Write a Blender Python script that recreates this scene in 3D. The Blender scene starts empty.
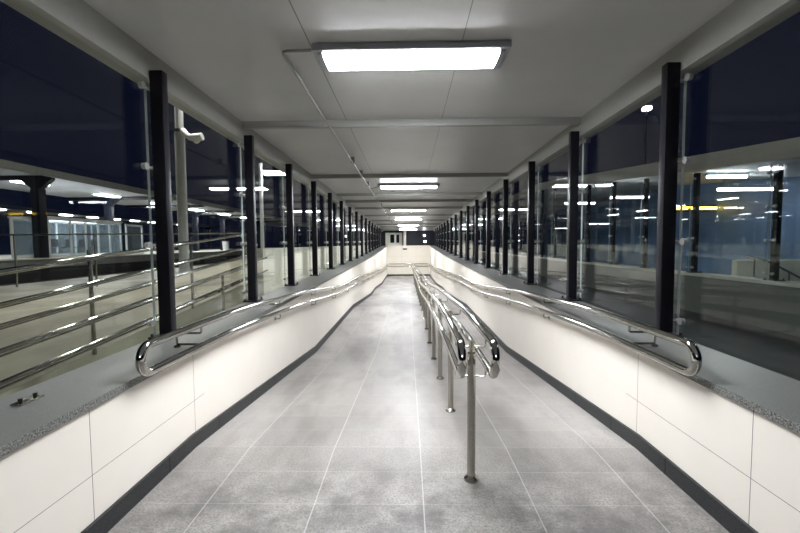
import bpy, bmesh, math
from mathutils import Vector, Matrix

SC = bpy.context.scene
COL = SC.collection
PI = math.pi

# ------------------------------------------------------------------ materials
def new_mat(name):
    m = bpy.data.materials.new(name); m.use_nodes = True
    nt = m.node_tree; nt.nodes.clear()
    out = nt.nodes.new('ShaderNodeOutputMaterial')
    return m, nt, out

def principled(name, col, rough=0.5, metal=0.0, noise=0.0, nscale=8.0, spec=0.5, bump=0.0, bscale=40.0, coat=0.0):
    m, nt, out = new_mat(name)
    b = nt.nodes.new('ShaderNodeBsdfPrincipled')
    b.inputs['Roughness'].default_value = rough
    b.inputs['Metallic'].default_value = metal
    b.inputs['Specular IOR Level'].default_value = spec
    b.inputs['Coat Weight'].default_value = coat
    tc = nt.nodes.new('ShaderNodeTexCoord')
    n = nt.nodes.new('ShaderNodeTexNoise'); n.inputs['Scale'].default_value = nscale; n.inputs['Detail'].default_value = 6
    nt.links.new(tc.outputs['Object'], n.inputs['Vector'])
    r = nt.nodes.new('ShaderNodeValToRGB')
    r.color_ramp.elements[0].position = .3; r.color_ramp.elements[1].position = .7
    r.color_ramp.elements[0].color = tuple(c * (1 - noise) for c in col) + (1,)
    r.color_ramp.elements[1].color = tuple(min(1, c * (1 + noise)) for c in col) + (1,)
    nt.links.new(n.outputs['Fac'], r.inputs['Fac'])
    nt.links.new(r.outputs['Color'], b.inputs['Base Color'])
    if bump:
        n2 = nt.nodes.new('ShaderNodeTexNoise'); n2.inputs['Scale'].default_value = bscale; n2.inputs['Detail'].default_value = 4
        nt.links.new(tc.outputs['Object'], n2.inputs['Vector'])
        bp = nt.nodes.new('ShaderNodeBump'); bp.inputs['Strength'].default_value = bump; bp.inputs['Distance'].default_value = .01
        nt.links.new(n2.outputs['Fac'], bp.inputs['Height']); nt.links.new(bp.outputs['Normal'], b.inputs['Normal'])
    nt.links.new(b.outputs[0], out.inputs[0])
    return m

def emission(name, col, strength):
    m, nt, out = new_mat(name)
    e = nt.nodes.new('ShaderNodeEmission'); e.inputs[0].default_value = tuple(col) + (1,); e.inputs[1].default_value = strength
    nt.links.new(e.outputs[0], out.inputs[0]); return m

def glass_mat(name, tint, ior=1.38):
    m, nt, out = new_mat(name)
    t = nt.nodes.new('ShaderNodeBsdfTransparent'); t.inputs[0].default_value = tuple(tint) + (1,)
    g = nt.nodes.new('ShaderNodeBsdfGlossy'); g.inputs['Roughness'].default_value = 0.0
    lw = nt.nodes.new('ShaderNodeLayerWeight'); lw.inputs[0].default_value = .5
    h = NT(nt)
    f0 = ((ior - 1) / (ior + 1)) ** 2
    fac = h.math('MULTIPLY_ADD', h.math('POWER', lw.outputs['Facing'], 5.0), 1 - f0, f0)
    mx = nt.nodes.new('ShaderNodeMixShader')
    nt.links.new(fac, mx.inputs[0]); nt.links.new(t.outputs[0], mx.inputs[1]); nt.links.new(g.outputs[0], mx.inputs[2])
    nt.links.new(mx.outputs[0], out.inputs[0]); return m

class NT:
    """small helper for math node chains"""
    def __init__(s, nt): s.nt = nt
    def math(s, op, a, b=None, c=None):
        n = s.nt.nodes.new('ShaderNodeMath'); n.operation = op
        for i, v in enumerate((a, b, c)):
            if v is None: continue
            if isinstance(v, (int, float)): n.inputs[i].default_value = v
            else: s.nt.links.new(v, n.inputs[i])
        return n.outputs[0]
    def line(s, coord, period, phase, w):
        """1 on a joint line of width w every period"""
        t = s.math('ADD', coord, -phase + period * 1000.5)
        t = s.math('MODULO', t, period)
        t = s.math('SUBTRACT', t, period / 2)
        t = s.math('ABSOLUTE', t)
        return s.math('LESS_THAN', t, w / 2)
    def oneline(s, coord, at, w):
        return s.math('LESS_THAN', s.math('ABSOLUTE', s.math('SUBTRACT', coord, at)), w / 2)
    def mix(s, fac, a, b):
        n = s.nt.nodes.new('ShaderNodeMix'); n.data_type = 'RGBA'
        s.nt.links.new(fac, n.inputs[0])
        for k, v in ((6, a), (7, b)):
            if isinstance(v, tuple): n.inputs[k].default_value = v + (1,)
            else: s.nt.links.new(v, n.inputs[k])
        return n.outputs[2]
    def noise(s, vec, scale, detail=5, rough=.6):
        n = s.nt.nodes.new('ShaderNodeTexNoise'); n.inputs['Scale'].default_value = scale
        n.inputs['Detail'].default_value = detail; n.inputs['Roughness'].default_value = rough
        s.nt.links.new(vec, n.inputs['Vector']); return n.outputs['Fac']
    def ramp(s, fac, stops):
        r = s.nt.nodes.new('ShaderNodeValToRGB'); e = r.color_ramp.elements
        while len(e) < len(stops): e.new(.5)
        for el, (p, c) in zip(e, stops): el.position = p; el.color = tuple(c) + (1,)
        s.nt.links.new(fac, r.inputs['Fac']); return r.outputs['Color']

def floor_mat():
    m, nt, out = new_mat('grey stone floor tiles'); h = NT(nt)
    tc = nt.nodes.new('ShaderNodeTexCoord'); sp = nt.nodes.new('ShaderNodeSeparateXYZ')
    nt.links.new(tc.outputs['Object'], sp.inputs[0]); x, y = sp.outputs[0], sp.outputs[1]
    mp = nt.nodes.new('ShaderNodeMapping'); mp.inputs['Scale'].default_value = (1, .32, 1)
    nt.links.new(tc.outputs['Object'], mp.inputs[0])
    big = h.noise(mp.outputs[0], 1.3, 4)
    fine = h.noise(tc.outputs['Object'], 70, 3, .7)
    base = h.ramp(big, [(.34, (.20, .184, .172)), (.5, (.31, .29, .272)), (.66, (.42, .398, .378))])
    speck = h.ramp(fine, [(.36, (.42, .42, .42)), (.5, (.95, .95, .95)), (.62, (1.2, 1.2, 1.2))])
    mu = nt.nodes.new('ShaderNodeMix'); mu.data_type = 'RGBA'; mu.blend_type = 'MULTIPLY'
    gr = h.math('ADD', h.math('MULTIPLY', h.math('SMOOTH_MAX', h.math('MULTIPLY_ADD', y, -.5, 1.9), 0.0, .3), .75), .22); gr = h.math('MINIMUM', gr, .95)
    nt.links.new(gr, mu.inputs[0])
    nt.links.new(base, mu.inputs[6]); nt.links.new(speck, mu.inputs[7])
    # a tile to tile change of tone
    tx = h.math('FLOOR', h.math('DIVIDE', h.math('ADD', x, -.087 + 67.3), .673))
    ty = h.math('FLOOR', h.math('DIVIDE', h.math('ADD', y, -.265 + 35.76), .3576))
    wn = nt.nodes.new('ShaderNodeTexWhiteNoise'); wn.noise_dimensions = '2D'
    cb = nt.nodes.new('ShaderNodeCombineXYZ'); nt.links.new(tx, cb.inputs[0]); nt.links.new(ty, cb.inputs[1]); nt.links.new(cb.outputs[0], wn.inputs['Vector'])
    tone = h.ramp(wn.outputs['Value'], [(0, (.92, .92, .92)), (1, (1.04, 1.03, 1.02))])
    mu2 = nt.nodes.new('ShaderNodeMix'); mu2.data_type = 'RGBA'; mu2.blend_type = 'MULTIPLY'; mu2.inputs[0].default_value = 1
    nt.links.new(mu.outputs[2], mu2.inputs[6]); nt.links.new(tone, mu2.inputs[7])
    # dark trodden dirt with its own shape
    st = h.noise(mp.outputs[0], 2.6, 6, .65)
    dirt = h.ramp(st, [(.52, (0, 0, 0)), (.72, (.5, .5, .5))])
    col = h.mix(dirt, mu2.outputs[2], (.13, .125, .12))
    # tracked-in wet dirt on the first tile rows by the entrance
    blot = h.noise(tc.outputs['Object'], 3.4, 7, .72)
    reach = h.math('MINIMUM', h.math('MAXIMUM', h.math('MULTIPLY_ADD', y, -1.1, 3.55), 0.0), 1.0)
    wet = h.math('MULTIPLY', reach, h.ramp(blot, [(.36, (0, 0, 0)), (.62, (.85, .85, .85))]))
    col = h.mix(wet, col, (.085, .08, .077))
    jx = h.line(x, .673, .087, .008); jy = h.line(y, .3576, .265, .006)
    col = h.mix(h.math('MULTIPLY', jx, .28), col, (.74, .72, .69))
    col = h.mix(h.math('MULTIPLY', jy, .15), col, (.7, .68, .66))
    b = nt.nodes.new('ShaderNodeBsdfPrincipled')
    nt.links.new(col, b.inputs['Base Color'])
    rg = h.ramp(fine, [(.35, (.46, .46, .46)), (.7, (.64, .64, .64))])
    nt.links.new(rg, b.inputs['Roughness'])
    bp = nt.nodes.new('ShaderNodeBump'); bp.inputs['Strength'].default_value = .35; bp.inputs['Distance'].default_value = .004
    nt.links.new(fine, bp.inputs['Height']); nt.links.new(bp.outputs[0], b.inputs['Normal'])
    nt.links.new(b.outputs[0], out.inputs[0]); return m

def panel_mat(name, col, axis_h, ph, rows, grime=.05):
    """cream cladding panels with thin dark joints; axis_h 1 = y runs along the wall, 0 = x"""
    m, nt, out = new_mat(name); h = NT(nt)
    tc = nt.nodes.new('ShaderNodeTexCoord'); sp = nt.nodes.new('ShaderNodeSeparateXYZ')
    nt.links.new(tc.outputs['Object'], sp.inputs[0]); a, z = sp.outputs[axis_h], sp.outputs[2]
    n = h.noise(tc.outputs['Object'], 1.7, 5)
    c = h.ramp(n, [(.3, tuple(v * (1 - grime) for v in col)), (.7, col)])
    scuff = h.ramp(h.noise(tc.outputs['Object'], 3.1, 8, .7), [(.66, (0, 0, 0)), (.78, (.28, .28, .28))])
    c = h.mix(scuff, c, tuple(v * .62 for v in col))
    j = h.line(a, ph[0], ph[1], .0048)
    for r in rows: j = h.math('MAXIMUM', j, h.oneline(z, r, .0036))
    if axis_h == 1:   # tight butt joints farther in, open ones at the near end
        j = h.math('MULTIPLY', j, h.math('MULTIPLY_ADD', h.math('LESS_THAN', a, 3.3), .92, .08))
    c = h.mix(h.math('MULTIPLY', j, .85), c, (.10, .095, .085))
    b = nt.nodes.new('ShaderNodeBsdfPrincipled'); b.inputs['Roughness'].default_value = .38
    nt.links.new(c, b.inputs['Base Color']); nt.links.new(b.outputs[0], out.inputs[0]); return m

def granite_mat(name, dark, light, rough, joint=None, scale=160):
    m, nt, out = new_mat(name); h = NT(nt)
    tc = nt.nodes.new('ShaderNodeTexCoord'); sp = nt.nodes.new('ShaderNodeSeparateXYZ')
    nt.links.new(tc.outputs['Object'], sp.inputs[0])
    c = h.ramp(h.noise(tc.outputs['Object'], scale, 3, .8), [(.38, dark), (.62, light)])
    if joint:
        c = h.mix(h.line(sp.outputs[1], joint[0], joint[1], .016), c, (.003, .003, .003))
    b = nt.nodes.new('ShaderNodeBsdfPrincipled'); b.inputs['Roughness'].default_value = rough
    b.inputs['Specular IOR Level'].default_value = .3
    nt.links.new(c, b.inputs['Base Color']); nt.links.new(b.outputs[0], out.inputs[0]); return m

def ceiling_mat():
    m, nt, out = new_mat('pale painted metal ceiling sheets'); h = NT(nt)
    tc = nt.nodes.new('ShaderNodeTexCoord'); sp = nt.nodes.new('ShaderNodeSeparateXYZ')
    nt.links.new(tc.outputs['Object'], sp.inputs[0]); x, y = sp.outputs[0], sp.outputs[1]
    c = h.ramp(h.noise(tc.outputs['Object'], 1.3, 4), [(.3, (.44, .44, .425)), (.7, (.49, .49, .475))])
    j = h.math('MAXIMUM', h.oneline(x, -.80, .010), h.oneline(x, .455, .007))
    c = h.mix(h.math('MULTIPLY', j, .75), c, (.06, .06, .06))
    b = nt.nodes.new('ShaderNodeBsdfPrincipled'); b.inputs['Roughness'].default_value = .3
    b.inputs['Specular IOR Level'].default_value = .4
    bp = nt.nodes.new('ShaderNodeBump'); bp.inputs['Strength'].default_value = .12; bp.inputs['Distance'].default_value = .02
    mp = nt.nodes.new('ShaderNodeMapping'); mp.inputs['Scale'].default_value = (3.2, .12, 1)
    nt.links.new(tc.outputs['Object'], mp.inputs[0])
    nt.links.new(h.noise(mp.outputs[0], 1.5, 2), bp.inputs['Height']); nt.links.new(bp.outputs[0], b.inputs['Normal'])
    nt.links.new(c, b.inputs['Base Color']); nt.links.new(b.outputs[0], out.inputs[0]); return m

M = {}
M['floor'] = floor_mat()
M['ceiling'] = ceiling_mat()
ROWS = [.365, -.385]
M['panel'] = panel_mat('cream wall panels', (.87, .815, .735), 1, (1.05, 2.09), ROWS)
M['panel_end'] = panel_mat('cream end wall panels', (.86, .80, .70), 0, (1.16, -.5), [.6, -.15])
M['base'] = granite_mat('dark grey granite plinth', (.012, .0125, .0135), (.044, .046, .048), .45, (.75, 2.75), 130)
M['sill'] = granite_mat('grey speckled granite coping', (.09, .092, .085), (.185, .187, .175), .36, None, 190)
M['siledge'] = granite_mat('rough speckled coping edge', (.012, .012, .011), (.30, .30, .28), .5, None, 110)
M['fascia'] = principled('warm grey painted edge beam', (.29, .29, .265), .45, noise=.03)
M['beam'] = principled('grey painted ceiling beam', (.29, .29, .27), .42, noise=.03)
M['black'] = principled('black painted steel', (.006, .006, .009), .35, noise=.15, nscale=20, spec=.22)
M['chrome'] = principled('polished stainless steel', (.46, .45, .42), .08, 1.0, noise=.04, nscale=30)
M['steel'] = principled('brushed stainless steel', (.38, .365, .325), .24, 1.0, noise=.06, nscale=30)
M['clamp'] = principled('satin steel glass clamp', (.58, .58, .57), .36, .85)
M['bolt'] = principled('dark bolt heads', (.02, .02, .02), .35, .6)
M['glass'] = glass_mat('clear glazing', (.955, .975, .965))
M['edge'] = principled('polished glass edge', (.55, .62, .60), .12, noise=.03, spec=.8)
M['housing'] = principled('grey light housing', (.34, .35, .38), .45)
M['tube'] = emission('lit white diffuser', (.93, .96, 1.0), 40)
M['pipe'] = principled('pale grey conduit', (.30, .30, .28), .4)
M['white'] = principled('white painted metal', (.74, .75, .76), .4, noise=.03)
M['pole'] = principled('pale painted pole', (.62, .64, .66), .4, noise=.04)
M['navy'] = principled('dark blue painted steel', (.007, .008, .014), .45, spec=.25)
M['pave'] = principled('outdoor paving', (.31, .29, .215), .5, noise=.5, nscale=.55, bump=.2)
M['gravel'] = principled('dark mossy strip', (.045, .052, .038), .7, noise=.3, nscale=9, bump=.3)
M['platform'] = principled('pale platform edge stone', (.50, .49, .42), .6, noise=.08)
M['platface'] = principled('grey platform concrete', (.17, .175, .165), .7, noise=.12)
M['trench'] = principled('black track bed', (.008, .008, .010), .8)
M['parapet'] = principled('cream outdoor wall', (.78, .75, .63), .55, noise=.06)
M['outwall'] = principled('grey green outer wall', (.12, .125, .108), .5, noise=.08)
M['canopy'] = principled('white canopy sheet', (.36, .37, .385), .5, noise=.04)
M['lamp'] = emission('lit canopy lamp', (.95, .97, 1.0), 24)
M['farlamp'] = emission('distant lit lamp', (.95, .97, 1.0), 9)
M['mast'] = emission('lit mast lamp', (1.0, .96, .85), 230)
M['amber'] = emission('amber display', (1.0, .62, .08), 3.0)
M['walklamp'] = emission('lit walkway tube', (.88, .95, 1.0), 11)
M['blue'] = principled('blue grey lining panels', (.12, .20, .36), .4, noise=.3, nscale=.7)
def frosted():
    m, nt, out = new_mat('hazy kiosk glazing')
    t = nt.nodes.new('ShaderNodeBsdfTransparent'); t.inputs[0].default_value = (.85, .9, .93, 1)
    d = nt.nodes.new('ShaderNodeBsdfDiffuse'); d.inputs[0].default_value = (.42, .47, .50, 1)
    x = nt.nodes.new('ShaderNodeMixShader'); x.inputs[0].default_value = .2
    nt.links.new(t.outputs[0], x.inputs[1]); nt.links.new(d.outputs[0], x.inputs[2]); nt.links.new(x.outputs[0], out.inputs[0]); return m
M['pane_dark'] = frosted()
M['chair'] = principled('dark seat plastic', (.03, .03, .04), .5)
M['asphalt'] = principled('dark ground', (.07, .07, .068), .7, noise=.2, nscale=2)
M['window'] = principled('dark night window', (.008, .010, .018), .08)
M['plate'] = principled('dull metal plate', (.16, .14, .12), .5)

# ------------------------------------------------------------------ mesh helper
class MB:
    def __init__(s): s.bm = bmesh.new(); s.mats = []
    def _mi(s, faces, mi):
        for f in faces: f.material_index = mi
    def box(s, x0, x1, y0, y1, z0, z1, bevel=0.0, mi=0):
        r = bmesh.ops.create_cube(s.bm, size=1)
        vs = r['verts']
        bmesh.ops.transform(s.bm, verts=vs, matrix=Matrix.Translation(((x0 + x1) / 2, (y0 + y1) / 2, (z0 + z1) / 2)) @ Matrix.Diagonal((abs(x1 - x0), abs(y1 - y0), abs(z1 - z0), 1)))
        fs = list({f for v in vs for f in v.link_faces}); s._mi(fs, mi)
        if bevel:
            es = list({e for v in vs for e in v.link_edges})
            bmesh.ops.bevel(s.bm, geom=es, offset=bevel, segments=2, affect='EDGES', profile=.6)
        return s
    def prism(s, prof, axis, a0, a1, mi=0):
        """prof: list of 2-D points; axis 'x': points are (y,z); 'y': points are (x,z)"""
        def P(p, a): return (a, p[0], p[1]) if axis == 'x' else ((p[0], a, p[1]) if axis == 'y' else (p[0], p[1], a))
        A = [s.bm.verts.new(P(p, a0)) for p in prof]; B = [s.bm.verts.new(P(p, a1)) for p in prof]
        n = len(prof); fs = []
        for i in range(n): fs.append(s.bm.faces.new((A[i], A[(i + 1) % n], B[(i + 1) % n], B[i])))
        fs.append(s.bm.faces.new(A[::-1])); fs.append(s.bm.faces.new(B)); s._mi(fs, mi)
        bmesh.ops.recalc_face_normals(s.bm, faces=fs); return s
    def tube(s, pts, r, seg=14, closed=False, mi=0):
        pts = [Vector(p) for p in pts]; n = len(pts)
        T = []
        for i in range(n):
            a = pts[i - 1] if (i > 0 or closed) else pts[i]; b = pts[(i + 1) % n] if (i < n - 1 or closed) else pts[i]
            T.append((b - a).normalized())
        ref = Vector((1, 0, 0)) if abs(T[0].x) < .9 else Vector((0, 0, 1))
        N = (ref - T[0] * ref.dot(T[0])).normalized(); rings = []
        rr = r if isinstance(r, (list, tuple)) else [r] * n
        for i in range(n):
            N = (N - T[i] * N.dot(T[i])).normalized(); Bn = T[i].cross(N)
            rings.append([s.bm.verts.new(pts[i] + (N * math.cos(2 * PI * k / seg) + Bn * math.sin(2 * PI * k / seg)) * rr[i]) for k in range(seg)])
        fs = []
        for i in range(n - (0 if closed else 1)):
            A, B = rings[i], rings[(i + 1) % n]
            for k in range(seg): fs.append(s.bm.faces.new((A[k], A[(k + 1) % seg], B[(k + 1) % seg], B[k])))
        if not closed:
            fs.append(s.bm.faces.new(rings[0][::-1])); fs.append(s.bm.faces.new(rings[-1]))
        s._mi(fs, mi); bmesh.ops.recalc_face_normals(s.bm, faces=fs); return s
    def cyl(s, p0, p1, r, seg=16, r1=None, mi=0): return s.tube([p0, p1], [r, r if r1 is None else r1], seg, mi=mi)
    def sphere(s, c, r, sx=1, sy=1, sz=1, mi=0):
        q = bmesh.ops.create_uvsphere(s.bm, u_segments=14, v_segments=9, radius=r)
        bmesh.ops.transform(s.bm, verts=q['verts'], matrix=Matrix.Translation(c) @ Matrix.Diagonal((sx, sy, sz, 1)))
        s._mi({f for v in q['verts'] for f in v.link_faces}, mi); return s
    def build(s, name, mats, root=None, parent=None, smooth=True):
        """root: the top-level thing (verts are given in world space); parent: the part for a sub-part"""
        me = bpy.data.meshes.new(name)
        if root is not None:
            bmesh.ops.translate(s.bm, verts=s.bm.verts[:], vec=-root.location)
        s.bm.to_mesh(me); s.bm.free()
        for m in (mats if isinstance(mats, (list, tuple)) else [mats]): me.materials.append(m)
        if smooth:
            for p in me.polygons: p.use_smooth = True
            try: me.set_sharp_from_angle(angle=math.radians(38))
            except Exception: pass
        o = bpy.data.objects.new(name, me); COL.objects.link(o)
        if parent is not None: o.parent = parent
        elif root is not None: o.parent = root
        return o

def tag(o, label=None, cat=None, group=None, kind=None):
    if label: o['label'] = label
    if cat: o['category'] = cat
    if group: o['group'] = group
    if kind: o['kind'] = kind
    return o
def thing(name, loc, label, cat, group=None):
    o = bpy.data.objects.new(name, None); o.location = Vector(loc); o.empty_display_size = .1; COL.objects.link(o)
    return tag(o, label, cat, group)
def struct(name, mb, mat, label, cat, smooth=False):
    return tag(mb.build(name, mat, smooth=smooth), label, cat, None, 'structure')

ORD = ['nearest', 'second', 'third', 'fourth', 'fifth', 'sixth', 'seventh', 'eighth', 'ninth', 'tenth', 'eleventh', 'twelfth',
       'thirteenth', 'fourteenth', 'fifteenth', 'sixteenth', 'seventeenth', 'eighteenth', 'nineteenth', 'twentieth', 'twenty-first', 'twenty-second', 'twenty-third', 'twenty-fourth', 'twenty-fifth']

# ------------------------------------------------------------------ levels along the walkway (camera at y = 0, z = 1.6)
def interp(pts, y):
    if y <= pts[0][0]: return pts[0][1]
    for (a, za), (b, zb) in zip(pts, pts[1:]):
        if y <= b: return za + (zb - za) * (y - a) / (b - a)
    return pts[-1][1]
FL = [(-7, 0), (3.1, 0), (7.3, -.37), (12.4, -.37), (18.4, -.74), (21, -.74), (26, -1.0), (33.2, -1.0)]
zf = lambda y: interp(FL, y)
SL = [(-7, .746 - .1064), (19, .746 + .2888), (33.2, 1.46)]
zs = lambda y: interp(SL, y)
CE = lambda y: 3.29 - .0096 * y
SO = lambda y: 3.12 - .0096 * y        # post tops
FB = lambda y: 3.05 - .0096 * y        # underside of the edge beam
XL, XR = -1.709, 1.783
YB, YE = -7.0, 33.2

# ------------------------------------------------------------------ setting
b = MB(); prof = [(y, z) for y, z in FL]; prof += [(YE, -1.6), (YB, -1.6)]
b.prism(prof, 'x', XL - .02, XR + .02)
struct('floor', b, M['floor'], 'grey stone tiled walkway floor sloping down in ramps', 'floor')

for side, x0, x1 in (('left', -2.20, XL), ('right', XR, 2.28)):
    b = MB(); top = [(y, zs(y) - .045) for y in (YB, 19, YE)]
    b.prism(top + [(YE, -1.6), (YB, -1.6)], 'x', x0, x1)
    struct('wall_' + side, b, M['panel'], 'low cream panelled wall along the %s of the walkway' % side, 'wall')
    b = MB(); s = 1 if side == 'right' else -1
    xi = (XR - .018) if s > 0 else (XL + .018); xo = 2.29 if s > 0 else -2.21
    b.prism([(y, zs(y)) for y in (YB, 19, YE)] + [(y, zs(y) - .045) for y in (YE, 19, YB)], 'x', min(xi, xo), max(xi, xo))
    for f in b.bm.faces:
        f.normal_update()
        if f.normal.x * s < -.5: f.material_index = 1
    struct('trim_1' if s < 0 else 'trim_2', b, [M['sill'], M['siledge']], 'grey speckled granite coping on top of the %s low wall' % side, 'coping')
    b = MB(); xb = XL + .02 if s < 0 else XR - .02; xw = XL if s < 0 else XR
    ys = [y for y, _ in FL]
    b.prism([(y, zf(y) + .115) for y in ys] + [(y, zf(y) - .01) for y in ys[::-1]], 'x', min(xb, xw), max(xb, xw))
    struct('baseboard_' + side, b, M['base'], 'dark granite plinth at the foot of the %s wall' % side, 'plinth')
    # edge beam over the glazing
    b = MB(); xin = -2.193 if s < 0 else 2.27; xout = -2.36 if s < 0 else 2.44
    ye = 36
    b.prism([(YB, FB(YB)), (YB, CE(YB) + .02), (ye, CE(ye) + .02), (ye, FB(ye))], 'x', min(xin, xout), max(xin, xout))
    struct('trim_3' if s < 0 else 'trim_4', b, M['fascia'], 'pale grey edge beam of the roof above the %s glass' % side, 'edge beam')

b = MB(); ye = 40
b.prism([(YB, CE(YB)), (YB, CE(YB) + .22), (ye, CE(ye) + .22), (ye, CE(ye))], 'x', -2.45, 2.53)
struct('ceiling', b, M['ceiling'], 'pale metal sheet ceiling of the covered walkway', 'ceiling')

# cross beams under the ceiling
for i, y in enumerate([-2.2, 1.55, 5.48, 9.4, 12.6, 14.4, 16.9, 20.7, 24.6, 28.5, 32.0]):
    b = MB(); b.box(-2.19, 2.267, y - .045, y + .045, CE(y) - .085, CE(y) + .004, bevel=.006)
    o = b.build('ceiling_beam', M['beam'])
    j = i - 2
    lab = ('grey beam across the ceiling, %s from the camera' % ORD[j]) if j > 0 else ('grey beam across the ceiling just behind the nearest light' if j == 0 else 'grey ceiling beam behind the camera position')
    tag(o, lab, 'beam', 'grey cross beams under the ceiling')

# end wall with a rail, and the dark passage beyond
b = MB(); b.box(XL - .05, XR + .05, 33.2, 33.4, -1.6, 1.47)
struct('wall_back', b, M['panel_end'], 'cream half-height wall closing the far end of the walkway', 'wall')
b = MB(); b.box(XL, XR, 33.18, 33.2, -1.0, -.885)
struct('baseboard_back', b, M['base'], 'dark granite plinth at the foot of the end wall', 'plinth')
b = MB(); b.box(-6, 6.5, 33.4, 40.2, .2, .4)
struct('trim_5', b, M['platface'], 'grey passage floor beyond the end wall', 'floor')
b = MB(); b.box(-6, 6.5, 40, 40.2, .4, 3.4)
struct('wall_front', b, M['navy'], 'dark wall of the passage beyond the end wall', 'wall')
b = MB(); b.box(-2.2, -.55, 39.86, 40, .4, 2.7)
struct('trim_6', b, M['parapet'], 'cream wall panel in the passage beyond the end wall', 'wall panel')
for n, (x0, x1) in enumerate(((-1.74, -1.33), (-1.14, -.84))):
    w = MB().box(x0, x1, 39.82, 39.855, 1.72, 2.52, bevel=.01).build('window_%d' % (n + 1), M['window'], smooth=False)
    tag(w, ['dark window left of another in the far passage', 'narrow dark window beside the wider far passage window'][n], 'window', None, 'structure')
tag(MB().cyl((-.3, 38.5, .4), (-.3, 38.5, 2.9), .14).build('column', M['platform']), 'pale round column in the passage behind the end wall', 'column')
for n, (x, z) in enumerate(((1.62, 2.42), (1.68, 1.82))):  # glowing balls stand in for light reflections, no lamps hang here
    t = thing('wall_lamp', (x, 39.95, z), ['small bright lamp high in the dark passage beyond the end wall', 'small bright lamp low in the dark passage beyond the end wall'][n], 'lamp', 'lamps in the far passage')
    MB().cyl((x, 40, z), (x, 39.94, z), .12).build('base', M['navy'], t)
    MB().sphere((x, 39.9, z), .10).build('bulb', M['farlamp'], t)
t = thing('wall_plate', (-.25, 33.2, 1.2), 'small dark plate high on the cream end wall', 'plate')
MB().box(-.43, -.07, 33.165, 33.199, 1.12, 1.25, bevel=.01).build('body', M['plate'], t)
MB().box(-.33, -.17, 33.15, 33.166, 1.15, 1.21, bevel=.006).build('cover', M['bolt'], t)

# ------------------------------------------------------------------ glazing posts with clamps
def post(x, y, s, z0, z1, gx, label, group, sec=(.055, .04), plate=True, first=False):
    """s: outward side (+1 right); gx: x of the glass; z0 top of sill; z1 top"""
    t = thing('glazing_post', (x, y, z0), label, 'post', group)
    hx, hy = sec
    MB().box(x - hx, x + hx, y - hy, y + hy, z0 + .012, z1, bevel=.004).build('shaft', M['black'], t)
    if plate:
        p = MB().box(x - .095, x + .095, y - .14, y + .14, z0, z0 + .014, bevel=.003).build('base_plate', M['black'], t)
        for dx in (-.074, .074):
            for dy in (-.11, .11):
                MB().cyl((x + dx, y + dy, z0 + .012), (x + dx, y + dy, z0 + .04), .013, 6).build('bolt', M['bolt'], t, p)
    h = z1 - z0
    for k in range(4):
        z = z0 + .13 + (h - .27) * k / 3
        c = MB()
        c.cyl((x + s * hx * .9, y, z), (gx - s * .012, y, z), .012, 10)
        gi = gx - s * .012
        c.tube([(gi - s * .016, y - .085, z), (gi - s * .016, y + .085, z)], .009, 10)
        for dy in (-.085, .085):
            c.cyl((gi - s * .032, y + dy, z), (gi - s * .006, y + dy, z), .030, 16, .026); c.cyl((gi - s * .006, y + dy, z), (gi + s * .004, y + dy, z), .026, 16)
        c.build('clamp', M['clamp'], t)
    return t
def pane(gx, y0, y1, za0, za1, zb0, zb1, label, group, cat='glass sheet'):
    """one sheet: bottom za0..za1, top zb0..zb1 at its two ends"""
    b = MB(); b.prism([(y0, za0), (y1, za1), (y1, zb1), (y0, zb0)], 'x', gx - .006, gx + .006)
    for f in b.bm.faces:
        n = f.normal
        f.material_index = 0 if abs(n.x) > .5 else 1
    return tag(b.build('glass_sheet', [M['glass'], M['edge']], smooth=False), label, cat, group)

PY = [3.53, 5.52] + [3.53 + 1.92 * i for i in range(2, 16)]
for side, px, gx, s in (('left', -2.136, -2.255, -1), ('right', 2.213, 2.335, 1)):
    for i, y in enumerate(PY):
        nm = 'nearest to the camera' if i == 0 else ('farthest from the camera' if i == len(PY) - 1 else ORD[i] + ' from the camera')
        post(px, y, s, zs(y) + .001, SO(y) + .002, gx, 'black steel glazing post on the %s coping, %s' % (side, nm), 'black posts on the %s coping' % side)
    ed = [-.4] + PY + [33.9]
    for i in range(len(ed) - 1):
        y0, y1 = ed[i] + .008, ed[i + 1] - .008
        if i == 0: lb = 'large clear glass pane before the nearest black post on the %s' % side
        elif i == len(PY): lb = 'clear glass pane beyond the farthest black post on the %s' % side
        else: lb = 'clear glass pane between the %s and %s black posts on the %s' % (ORD[i - 1], ORD[i], side)
        pane(gx, y0, y1, zs(y0) - .03, zs(y1) - .03, FB(y0) + .005, FB(y1) + .005, lb, 'glass panes along the %s side' % side)

# ------------------------------------------------------------------ ceiling lights and conduit
LY = [-3.6, 3.62, 11.0, 17.8, 23.4, 29.4, 36.0]
for i, y in enumerate(LY):
    zc = CE(y)
    lab = ['lit ceiling light behind the camera position', 'largest lit white ceiling light, nearest to the camera'][i] if i < 2 else 'lit white ceiling light, %s from the camera' % (ORD[i - 1] if i < 6 else 'last and farthest')
    t = thing('ceiling_light', (.035, y, zc), lab, 'ceiling light', 'lit white ceiling lights along the walkway')
    MB().box(-.785, .855, y - .205, y + .205, zc - .060, zc - .002, bevel=.008).build('housing', M['housing'], t)
    b = MB()
    pr = [(y + .165 * math.cos(a), zc - .061 - .028 * math.sin(a) ** .6) for a in [PI * k / 16 for k in range(17)]]
    b.prism(pr, 'x', -.70, .77); b.build('diffuser', M['tube'], t)
    for x0, x1 in ((-.745, -.701), (.771, .815)):
        b = MB(); pr = [(y + .17 * math.cos(a), zc - .0605 - .031 * math.sin(a) ** .6) for a in [PI * k / 16 for k in range(17)]]
        b.prism(pr, 'x', x0, x1); b.build('end_cap', M['housing'], t)
t = thing('conduit', (-1.01, 3.5, CE(3.5) - .1), 'thin grey cable conduit running under the ceiling beside the lights', 'conduit')
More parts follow.
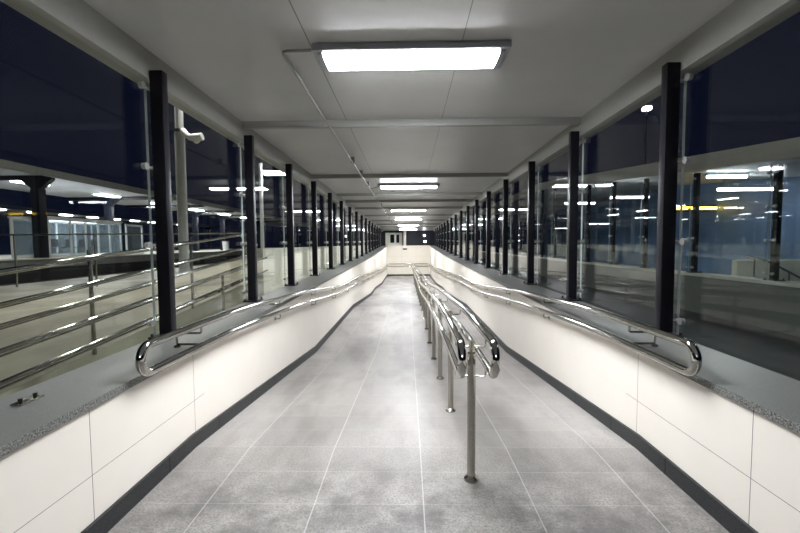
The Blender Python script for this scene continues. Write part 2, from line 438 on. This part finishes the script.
zc = lambda y: CE(y) - .10
MB().tube([(-.79, 3.45, zc(3.45) + .055), (-1.0, 3.45, zc(3.45) + .05), (-1.025, 3.455, zc(3.45) + .045), (-1.03, 3.48, zc(3.45) + .04), (-1.03, 4.9, zc(4.9) + .015), (-1.02, 5.4, zc(5.4)), (-1.01, 11.0, zc(11.0)), (-1.005, 30, zc(30))], .014, 10).build('pipe', M['pipe'], t)
MB().tube([(-1.01, 11.0, zc(11)), (-.9, 11.02, zc(11) + .03), (-.79, 11.02, zc(11) + .055)], .0115, 8).build('branch_pipe', M['pipe'], t)
for y in (7.6, 8.9, 10.4, 12.0, 15.5, 18.5, 22, 26):
    MB().box(-1.045, -.975, y - .018, y + .018, zc(y) - .015, CE(y) - .001, bevel=.004).build('clip', M['pipe'], t)

# ------------------------------------------------------------------ handrails
RZ = [(-7, 0), (3.7, 0), (6.1, -.114), (7.4, -.202), (8.5, -.29), (10.4, -.41), (13.2, -.44), (18.9, -.665), (21, -.70), (26, -.93), (33.2, -1.04)]
BR = [y for y, _ in RZ]
SH = 0
def rail_ys(y0, y1):
    ys = {y0, y1}
    for q in BR[1:-1]:
        for d in (-.36, -.18, 0, .18, .36):
            if y0 < q + SH + d < y1: ys.add(round(q + SH + d, 3))
    y = y0
    while y < y1: ys.add(round(y, 3)); y += 1.5
    return sorted(ys)
def zr(y):
    w = .36; return sum(interp(RZ, y + w * k / 3) for k in range(-3, 4)) / 7
def loop_pts(x, y0, y1, ztop, gap):
    ys = rail_ys(y0, y1); R = gap / 2; p = []
    for y in ys[::-1]: p.append((x, y, zr(y) + ztop))
    for k in range(1, 12):
        a = PI / 2 + PI * k / 12
        p.append((x, y0 + R * math.cos(a), zr(y0) + ztop - R + R * math.sin(a)))
    for y in ys: p.append((x, y, zr(y) + ztop - gap))
    return p
for side, x, s in (('left', -1.638, -1), ('right', 1.712, 1)):
    t = thing('handrail', (x, 2.5, 0), 'long polished steel double handrail with looped end on the %s wall' % side, 'handrail', None)
    pts = loop_pts(x, 2.50, 32.6, .98, .175)
    for k in range(1, 8):     # the far loop
        a = PI / 2 - PI * k / 8
        pts.append((x, 32.6 + .09 * math.cos(a), zr(32.6) + .89 - .09 * math.sin(a)))
    MB().tube(pts, .028, 16, closed=True).build('rail', M['chrome'], t)
    xw = XL if s < 0 else XR
    y = 3.15; n = 0
    while y < 32:
        for zt in (.98, .80):
            zc_ = zr(y) + zt; zl = zc_ - .075; b = MB()
            wall_top = zs(y) - .05
            if zl > zs(y) + .02 or zl > wall_top - .02:
                xe = x + s * .20; zl = max(zl, zs(y) + .022)
                b.tube([(x, y, zc_ - .02), (x, y, zl + .012), (x + s * .012, y, zl), (xe - s * .012, y, zl), (xe, y, zl - .012), (xe, y, zs(y) + .001)] if zl > zs(y) + .03 else
                       [(x, y, zc_ - .02), (x, y, zl + .012), (x + s * .012, y, zl), (xe, y, zl)], .009, 8)
                b.cyl((xe, y, zs(y) + .001), (xe, y, zs(y) + .012), .024, 14)
            else:
                b.tube([(x, y, zc_ - .02), (x, y, zl + .012), (x + s * .012, y, zl), (xw, y, zl)], .009, 8)
                b.cyl((xw - s * .010, y, zl), (xw - s * .0005, y, zl), .024, 14)
            b.build('bracket', M['steel'], t)
        y += 1.97
# rail on the end wall
t = thing('handrail', (0, 33.1, -.1), 'level double handrail across the cream end wall', 'handrail')
for z in (-.02, -.22):
    MB().tube([(XL + .13, 33.11, z), (XR - .13, 33.11, z)], .026, 12).build('rail', M['chrome'], t)
for x in (-1.1, 0, 1.1):
    for z in (-.02, -.22):
        MB().tube([(x, 33.11, z - .02), (x, 33.11, z - .06), (x, 33.199, z - .06)], .008, 8).build('bracket', M['steel'], t)

# free-standing double rail down the middle
t = thing('handrail', (.42, 2.55, 0), 'free-standing polished double handrail on posts down the middle of the ramp', 'handrail')
MX = .42
RX = (.317, .515)
for x in RX:
    pts = loop_pts(x, 2.47, 32.2, 1.0, .20)
    for k in range(1, 8):
        a = PI / 2 - PI * k / 8
        pts.append((x, 32.2 + .10 * math.cos(a), zr(32.2) + .90 - .10 * math.sin(a)))
    MB().tube(pts, .027, 16, closed=True).build('rail', M['chrome'], t)
y = 2.68
while y < 32.3:
    g = zf(y); ht = zr(y) + .955
    b = MB(); b.cyl((MX, y, g + .004), (MX, y, ht - .085), .028, 18)
    b.cyl((MX, y, ht - .085), (MX, y, ht - .075), .028, 18, .02)
    b.cyl((MX, y, ht - .075), (MX, y, ht), .02, 16)
    p = b.build('post', M['steel'], t)
    b = MB(); b.cyl((MX, y, g + .0), (MX, y, g + .016), .05, 22); b.cyl((MX, y, g + .016), (MX, y, g + .034), .05, 22, .03)
    b.build('base_flange', M['steel'], t, p)
    for x in RX:
        for zt in (1.0, .80):
            zc_ = zr(y) + zt; zl = zc_ - .085; sg = 1 if x > MX else -1
            MB().tube([(MX + sg * .018, y, zl), (x - sg * .012, y, zl), (x, y, zl + .012), (x, y, zc_ - .02)], .0065, 8).build('bracket', M['steel'], t, p)
    y += 1.32

# bolt plate on the left coping, lower left of the picture
yb = 2.08; xb = -2.03
t = thing('bolt_plate', (xb, yb, zs(yb)), 'small steel bolt plate on the left coping at the picture edge', 'bolt plate')
MB().box(xb - .03, xb + .03, yb - .07, yb + .07, zs(yb) + .002, zs(yb) + .009, bevel=.002).build('plate', M['steel'], t)
for dy in (-.04, .045):
    MB().cyl((xb, yb + dy, zs(yb) + .009), (xb, yb + dy, zs(yb) + .03), .011, 6).build('bolt', M['bolt'], t)

# ------------------------------------------------------------------ outside left: yard, ramp railing, platform
b = MB(); b.box(-15.0, -2.21, -6, 60, -.25, .15)
struct('ground', b, M['pave'], 'paved yard outside the left glass', 'ground')
b = MB(); b.box(-3.15, -2.21, -6, 33, .15, .17)  # darker, greener strip of ground laid along the wall foot
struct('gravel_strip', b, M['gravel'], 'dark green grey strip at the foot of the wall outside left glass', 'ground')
b = MB(); b.prism([(0.5, .15), (0.5, .16), (14, 1.29), (30, 1.29), (30, .15)], 'x', -5.2, -3.36)
struct('ramp', b, M['pave'], 'paved outdoor ramp rising beside the left glass', 'ramp')
b = MB(); b.box(-3.35, -3.2, 8.9, 33, .15, 1.52)
struct('parapet', b, M['parapet'], 'cream parapet wall outside the left glass', 'wall')

t = thing('ramp_railing', (-3.3, 4.2, .5), 'steel five-rail railing rising along the ramp outside left glass', 'railing')
sl = .086
for z in (-.12, -.39, -.56, -.77, -1.03):
    r = .027 if z > -.7 else .036
    MB().tube([(-3.3, 1.2, 1.6 + z - 3 * sl), (-3.3, 8.8, 1.6 + z + 4.6 * sl)], r, 12).build('rail', M['chrome'], t)
for y in (2.2, 4.2, 6.2, 8.2):
    zb = .46 + (y - 4.2) * sl
    q = MB().cyl((-3.345, y, zb - .012), (-3.345, y, zb + 1.06), .021, 12).build('post', M['steel'], t)
    MB().cyl((-3.345, y, zb + 1.06), (-3.345, y, zb + 1.10), .026, 12).build('cap', M['steel'], t, q)
t = thing('stub_railing', (-3.12, 6.75, .15), 'short pale handrail with one post outside the second left pane', 'railing')
MB().cyl((-3.12, 6.75, .15), (-3.12, 6.75, 1.10), .022, 12).build('post', M['steel'], t)
for z in (1.12, .84):
    MB().tube([(-3.12, 6.6, z - .01), (-3.12, 8.9, z + 2.3 * sl)], .02, 12).build('rail', M['chrome'], t)
t = thing('level_railing', (-8, 14.2, .15), 'level steel rail crossing the yard behind the sloping railing', 'railing')
MB().tube([(-14.6, 14.2, 2.02), (-5.6, 14.2, 2.02)], .028, 12).build('rail', M['steel'], t)
for x in (-14, -11.1, -8.3, -5.7):
    MB().cyl((x, 14.2, .15), (x, 14.2, 2.0), .035, 12).build('post', M['steel'], t)

b = MB(); b.box(-26, -16.2, 2, 75, .65, 1.03)
struct('platform', b, M['platface'], 'raised station platform across the tracks on the left', 'platform')
b = MB(); b.box(-26, -16.1, 2, 75, 1.03, 1.08)
struct('platform_edge', b, M['platform'], 'pale stone top of the station platform on the left', 'platform')
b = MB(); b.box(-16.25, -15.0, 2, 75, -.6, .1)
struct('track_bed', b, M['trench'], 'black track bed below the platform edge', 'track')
b = MB(); b.box(-16.9, -16.25, 2, 75, .0, .65)  # black colour paints in the shadow gap below the platform edge
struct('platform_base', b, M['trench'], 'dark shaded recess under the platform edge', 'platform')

# platform canopy
def canopy(x0, x1, y0, y1, z, cols, cx, label):
    t = thing('canopy', ((x0 + x1) / 2, y0, 1.08), label, 'canopy')
    MB().box(x0, x1, y0, y1, z, z + .16).build('roof', M['canopy'], t, smooth=False)
    MB().box(x1 - .02, x1 + .10, y0, y1, z - .10, z + .22).build('gutter', M['platface'], t, smooth=False)
    for y in cols:
        if isinstance(y, tuple): y, cx = y
        c = MB().box(cx - .2, cx + .2, y - .2, y + .2, 1.08, z - .6, bevel=.02).build('column', M['navy'], t)
        b = MB(); b.prism([(cx - .2, z - .6), (cx + .2, z - .6), (cx + .75, z - .18), (cx - .75, z - .18)], 'y', y - .12, y + .12)
        b.build('bracket', M['navy'], t, c, smooth=False)
        MB().box(x0 + .1, x1 - .05, y - .1, y + .1, z - .19, z - .001).build('beam', M['navy'], t, smooth=False)
canopy(-22.6, -16.2, 12, 72, 4.84, ((18.5, -17.0), (26.8, -19.9), 32.3, 37.8, 43.3, 48.8, 54.3), -19.9, 'white platform canopy on dark columns outside the left glass')
for i, y in enumerate((20.2, 25.4, 30.7, 36.2, 41.7, 47.2)):
    t = thing('canopy_light', (-18.9, y, 4.84), ('lit lamp under the platform canopy, %s from the left picture edge' % ['first', 'second', 'third', 'fourth', 'fifth', 'sixth'][i]), 'lamp', 'lamps under the platform canopy')
    MB().box(-19.25, -18.55, y - .85, y + .85, 4.77, 4.838, bevel=.01).build('housing', M['white'], t)
    MB().box(-19.17, -18.63, y - .78, y + .78, 4.735, 4.769, bevel=.012).build('diffuser', M['lamp'], t)
canopy(-45, -38, 32, 90, 5.3, (36, 48, 60, 72, 84), -41.5, 'distant second platform canopy with a row of small lamps')
for i in range(9):
    y = 39.0 + 4.0 * i + (0, 0, .0)[i % 3]
    o = MB().box(-40.3, -39.7, y - .6, y + .6, 5.18, 5.28, bevel=.02).build('canopy_light', M['farlamp'])
    tag(o, 'small lit lamp under the distant canopy, %s from the left' % ['first', 'second', 'third', 'fourth', 'fifth', 'sixth', 'seventh', 'eighth', 'ninth'][i], 'lamp', 'lamps under the distant canopy')

# glazed waiting kiosk and the door panels beside it
def framed(t, x, y0, y1, z0, z1, cuts, w=.09, rail=None):
    b = MB()
    ys = [y0] + [y0 + (y1 - y0) * c for c in cuts] + [y1]
    for y in ys: b.box(x - .04, x + .04, y - w / 2, y + w / 2, z0, z1)
    for z in ((z0 + .06, z1 - .06) if rail is None else (z0 + .06, rail, z1 - .06)): b.box(x - .04, x + .04, y0, y1, z - .06, z + .06)
    f = b.build('frame', M['white'], t, smooth=False)
    for a, c in zip(ys, ys[1:]):
        MB().box(x - .008, x + .008, a + w / 2, c - w / 2, z0 + .12, z1 - .12).build('pane', M['pane_dark'], t, f, smooth=False)
KX, K0, K1, KT = -17.6, 19.6, 24.6, 3.0
t = thing('waiting_kiosk', (KX - .9, 22, 1.08), 'white framed glass waiting kiosk on the platform', 'kiosk')
framed(t, KX, K0, K1, 1.08, KT, (.26, .46, .64, .82))
framed(t, KX - 1.8, K0, K1, 1.08, KT, (.25, .5, .75))
b = MB()
for y in (K0, K1):
    for z in (1.14, KT - .06): b.box(KX - 1.76, KX - .04, y - .04, y + .04, z - .06, z + .06)
b.build('side_frame', M['white'], t, smooth=False)
for y in (K0, K1):
    MB().box(KX - 1.76, KX - .04, y - .008, y + .008, 1.2, KT - .12).build('side_pane', M['pane_dark'], t, smooth=False)
MB().box(KX - 1.9, KX + .1, K0 - .1, K1 + .1, KT, KT + .08).build('roof', M['white'], t, smooth=False)
b = MB().box(KX - 1.0, KX - .8, 20.6, 23.8, KT - .06, KT - .002).build('ceiling_lamp', M['farlamp'], t, smooth=False)
for i, y in enumerate((21.2, 22.1, 23.0, 23.9)):
    c = thing('chair', (KX - .9, y, 1.08), 'dark chair inside the glass kiosk, %s from the left' % ['first', 'second', 'third', 'fourth'][i], 'chair', 'chairs inside the kiosk')
    MB().box(KX - 1.13, KX - .67, y - .23, y + .23, 1.50, 1.55, bevel=.015).build('seat', M['chair'], c)
    MB().box(KX - 1.17, KX - 1.12, y - .23, y + .23, 1.58, 1.98, bevel=.015).build('backrest', M['chair'], c)
    for dx in (-1.1, -.7):
        for dy in (-.19, .19):
            MB().cyl((KX + dx, y + dy, 1.08), (KX + dx, y + dy, 1.5), .02, 8).build('leg', M['steel'], c)
for n, (y0, y1) in enumerate(((17.75, 19.2), (25.1, 26.6))):
    t = thing('glass_screen', (KX, (y0 + y1) / 2, 1.08), ['white framed glass screen left of the kiosk beside a dark column', 'white framed glass screen standing right of the kiosk'][n], 'screen', 'glass screens beside the kiosk')
    framed(t, KX, y0, y1, 1.08, 2.95, ())

# poles
t = thing('camera_pole', (-6.75, 12.1, .15), 'tall pale pole with a white camera outside the second left pane', 'pole')
MB().cyl((-6.75, 12.1, .15), (-6.75, 12.1, 4.98), .14, 20).build('lower_shaft', M['pole'], t)
MB().cyl((-6.75, 12.1, 4.98), (-6.75, 12.1, 8.5), .115, 20).build('upper_shaft', M['pole'], t)
MB().cyl((-6.75, 12.1, 4.94), (-6.75, 12.1, 5.03), .15, 20).build('collar', M['steel'], t)
b = MB(); b.tube([(-6.62, 12.05, 4.98), (-6.5, 12.0, 4.86), (-6.40, 12.0, 4.78), (-6.2, 12.0, 4.76), (-6.02, 12.0, 4.80)], [.10, .085, .09, .13, .11], 14)
c = b.build('camera', M['white'], t); c['label'] = 'white camera housing on the pole'
MB().sphere((-6.2, 12.0, 4.69), .10).build('lens_dome', M['white'], t, c)
for dx, dy in ((1.0, 0), (-1.0, 0)):  # invented lamp heads, added to brighten the yard and its railings
    hd = MB().box(-6.75 + dx - .35, -6.75 + dx + .35, 11.95, 12.25, 8.5, 8.62, bevel=.03)
    hd.box(-6.75 + min(dx, 0), -6.75 + max(dx, 0), 12.06, 12.14, 8.50, 8.58)
    hd = hd.build('lamp_head', M['white'], t)
    MB().box(-6.75 + dx - .28, -6.75 + dx + .28, 11.98, 12.22, 8.47, 8.499).build('lamp_glass', M['mast'], t, hd)
t = thing('lamp_post', (-9.0, 25, .15), 'slim white lamp post with a bright bar lamp seen through left glass', 'lamp post')
MB().cyl((-9, 25, .15), (-9, 25, 6.6), .11, 14).build('shaft', M['white'], t)
a = MB().tube([(-9, 25, 6.1), (-8.8, 25, 6.15), (-7.6, 25, 6.1)], .05, 10).build('arm', M['white'], t)
MB().box(-8.75, -7.55, 24.85, 25.15, 5.88, 6.02, bevel=.02).build('lamp_head', M['lamp'], t)
t = thing('street_lamp', (22.9, 40, -.05), 'distant street lamp glowing in the night sky on the right', 'street lamp')
MB().cyl((22.9, 40, -.05), (22.9, 40, 14.2), .09, 10).build('pole', M['navy'], t)
MB().box(22.6, 23.2, 39.7, 40.3, 14.2, 14.5, bevel=.03).build('lamp_head', M['farlamp'], t)
t = thing('litter_bin', (-17.4, 38.5, 1.08), 'small white bin on the distant platform', 'bin')
MB().cyl((-17.4, 38.5, 1.08), (-17.4, 38.5, 1.9), .26, 18, .3).build('body', M['white'], t)
MB().cyl((-17.4, 38.5, 1.9), (-17.4, 38.5, 1.98), .32, 18).build('lid', M['platform'], t)

# ------------------------------------------------------------------ outside right: second covered walkway
b = MB(); b.box(2.29, 40, -6, 70, -.3, -.05)
struct('ground_right', b, M['asphalt'], 'dark ground outside the right glass', 'ground')
WX = 6.75
RF = lambda y: 1.6 + 1.38 + .097 * (min(max(y, 3), 21) - 7.28)
b = MB(); b.box(WX, WX + .35, 2, 40, -.05, .80)
struct('outer_wall', b, M['outwall'], 'dull grey outer wall of the second walkway on the right', 'wall')
b = MB(); b.box(WX - .04, WX + .4, 2, 40, .80, .86)
struct('outer_coping', b, M['platform'], 'pale coping on the second walkway wall outside right glass', 'coping')
b = MB(); ys = [2, 21, 40]
b.prism([(y, RF(y)) for y in ys] + [(y, RF(y) + .34) for y in ys[::-1]], 'x', WX - .05, WX + .25)
struct('outer_fascia', b, M['fascia'], 'grey sloping fascia of the second walkway on the right', 'fascia')
b = MB(); b.prism([(y, RF(y) + .12) for y in ys] + [(y, RF(y) + .3) for y in ys[::-1]], 'x', WX + .25, 14)
struct('outer_roof', b, M['canopy'], 'roof of the second walkway on the right', 'roof')
b = MB(); b.box(13.4, 13.6, 2, 40, -.05, 5)
struct('outer_lining', b, M['blue'], 'blue grey lining wall inside the second walkway', 'wall')
b = MB(); b.box(WX + .35, 13.4, 2, 40, -.05, .0)
struct('outer_floor', b, M['platface'], 'floor of the second walkway on the right', 'floor')
py = [5.7, 7.82, 9.98, 12.05, 13.9, 15.8, 17.6, 19.4, 21.2, 23.2, 25.2, 27.2]
for i, y in enumerate(py):
    post(WX + .2, y, -1, .861, RF(y) + .001, WX + .06, 'black post of the second walkway beyond the right glass, %s from the right' % (['first', 'second', 'third'] + ORD[3:])[i], 'posts of the second walkway', sec=(.05, .05), plate=(i < 6))
for i, (a, c) in enumerate(zip([3.6] + py, py + [29.2])):
    pane(WX + .06, a + .01, c - .01, .862, .862, RF(a) - .001, RF(c) - .001, 'second walkway glass pane beyond right glass, %s from the right' % (['first', 'second', 'third'] + ORD[3:])[i], 'panes of the second walkway')
for i, (x0, x1, y, z) in enumerate(((8.65, 9.75, 12, 3.47), (10.6, 12.6, 14.2, 3.38), (8.6, 10.2, 17.5, 3.5), (8.6, 10.2, 22.5, 3.75), (8.7, 10.2, 7.5, 3.1))):  # the last lamp is unseen, kept only to light the interior
    t = thing('tube_light', ((x0 + x1) / 2, y, z), 'lit tube lamp inside the second walkway, %s' % ['right of the near glass post', 'long and nearest the blue wall', 'third in depth', 'deepest in the row', 'closest and out of sight'][i], 'lamp', 'tube lamps in the second walkway')
    MB().cyl((x0, y, z), (x1, y, z), .04, 12).build('tube', M['walklamp'], t)
    MB().box(x0 - .03, x1 + .03, y - .05, y + .05, z + .042, z + .09).build('housing', M['housing'], t, smooth=False)
    b = MB()
    for xx in (x0 + .2, x1 - .2): b.cyl((xx, y, z + .09), (xx, y, RF(y) + .12), .01, 8)
    b.build('hanger', M['steel'], t)
t = thing('display_sign', (12.2, 18, 2.7), 'amber lit display strip hanging inside the second walkway', 'sign')
for x0, x1 in ((11.6, 12.35), (12.6, 13.35)):
    MB().box(x0, x1, 17.9, 17.94, 3.0, 3.12).build('display', M['amber'], t, smooth=False)
MB().box(11.5, 13.38, 17.95, 18.1, 2.92, 3.2, bevel=.02).build('case', M['navy'], t)
MB().cyl((12.45, 18.02, 3.2), (12.45, 18.02, RF(18) + .12), .02, 8).build('hanger', M['navy'], t)
t = thing('stair_parapet', (9.8, 12.2, 0), 'cream stair parapet with sloping rail inside the second walkway', 'parapet')
MB().box(9.75, 13.0, 12.2, 12.4, .0, 1.05, bevel=.01).build('panel', M['parapet'], t)
MB().tube([(9.75, 11.9, 1.2), (10.4, 11.9, 1.02), (11.5, 11.9, .45)], .03, 10).build('handrail', M['steel'], t)
for x, z in ((10.0, 1.13), (11.0, .71)):
    MB().cyl((x, 11.9, .0), (x, 11.9, z), .02, 8).build('post', M['steel'], t)

# ------------------------------------------------------------------ night sky, camera, view
w = bpy.data.worlds.new('night'); SC.world = w; w.use_nodes = True
nt = w.node_tree; nt.nodes.clear()
bg = nt.nodes.new('ShaderNodeBackground'); wo = nt.nodes.new('ShaderNodeOutputWorld')
bg.inputs[0].default_value = (.0009, .0012, .0034, 1); bg.inputs[1].default_value = 1.0
nt.links.new(bg.outputs[0], wo.inputs[0])

cam = bpy.data.cameras.new('camera'); co = bpy.data.objects.new('camera', cam); COL.objects.link(co)
R = Vector((0.9997876, 0.0194420, -0.0068369)); U = Vector((0.0057474, 0.0555513, 0.9984393)); F = Vector((-0.0197915, 0.9982665, -0.0554277))
co.matrix_world = Matrix(((R.x, U.x, -F.x, 0), (R.y, U.y, -F.y, 0), (R.z, U.z, -F.z, 1.6), (0, 0, 0, 1)))
cam.sensor_fit = 'HORIZONTAL'; cam.sensor_width = 36; cam.lens = 405.78 / 800 * 36
cam.clip_start = .05; cam.clip_end = 500
SC.camera = co
SC.view_settings.view_transform = 'Standard'; SC.view_settings.look = 'None'
SC.view_settings.gamma = 1; SC.view_settings.use_curve_mapping = False
SC.view_settings.exposure = 1.95
SC.cycles.transparent_max_bounces = 32
SC.cycles.max_bounces = 10; SC.cycles.diffuse_bounces = 5; SC.cycles.glossy_bounces = 5
SC.cycles.use_denoising = True
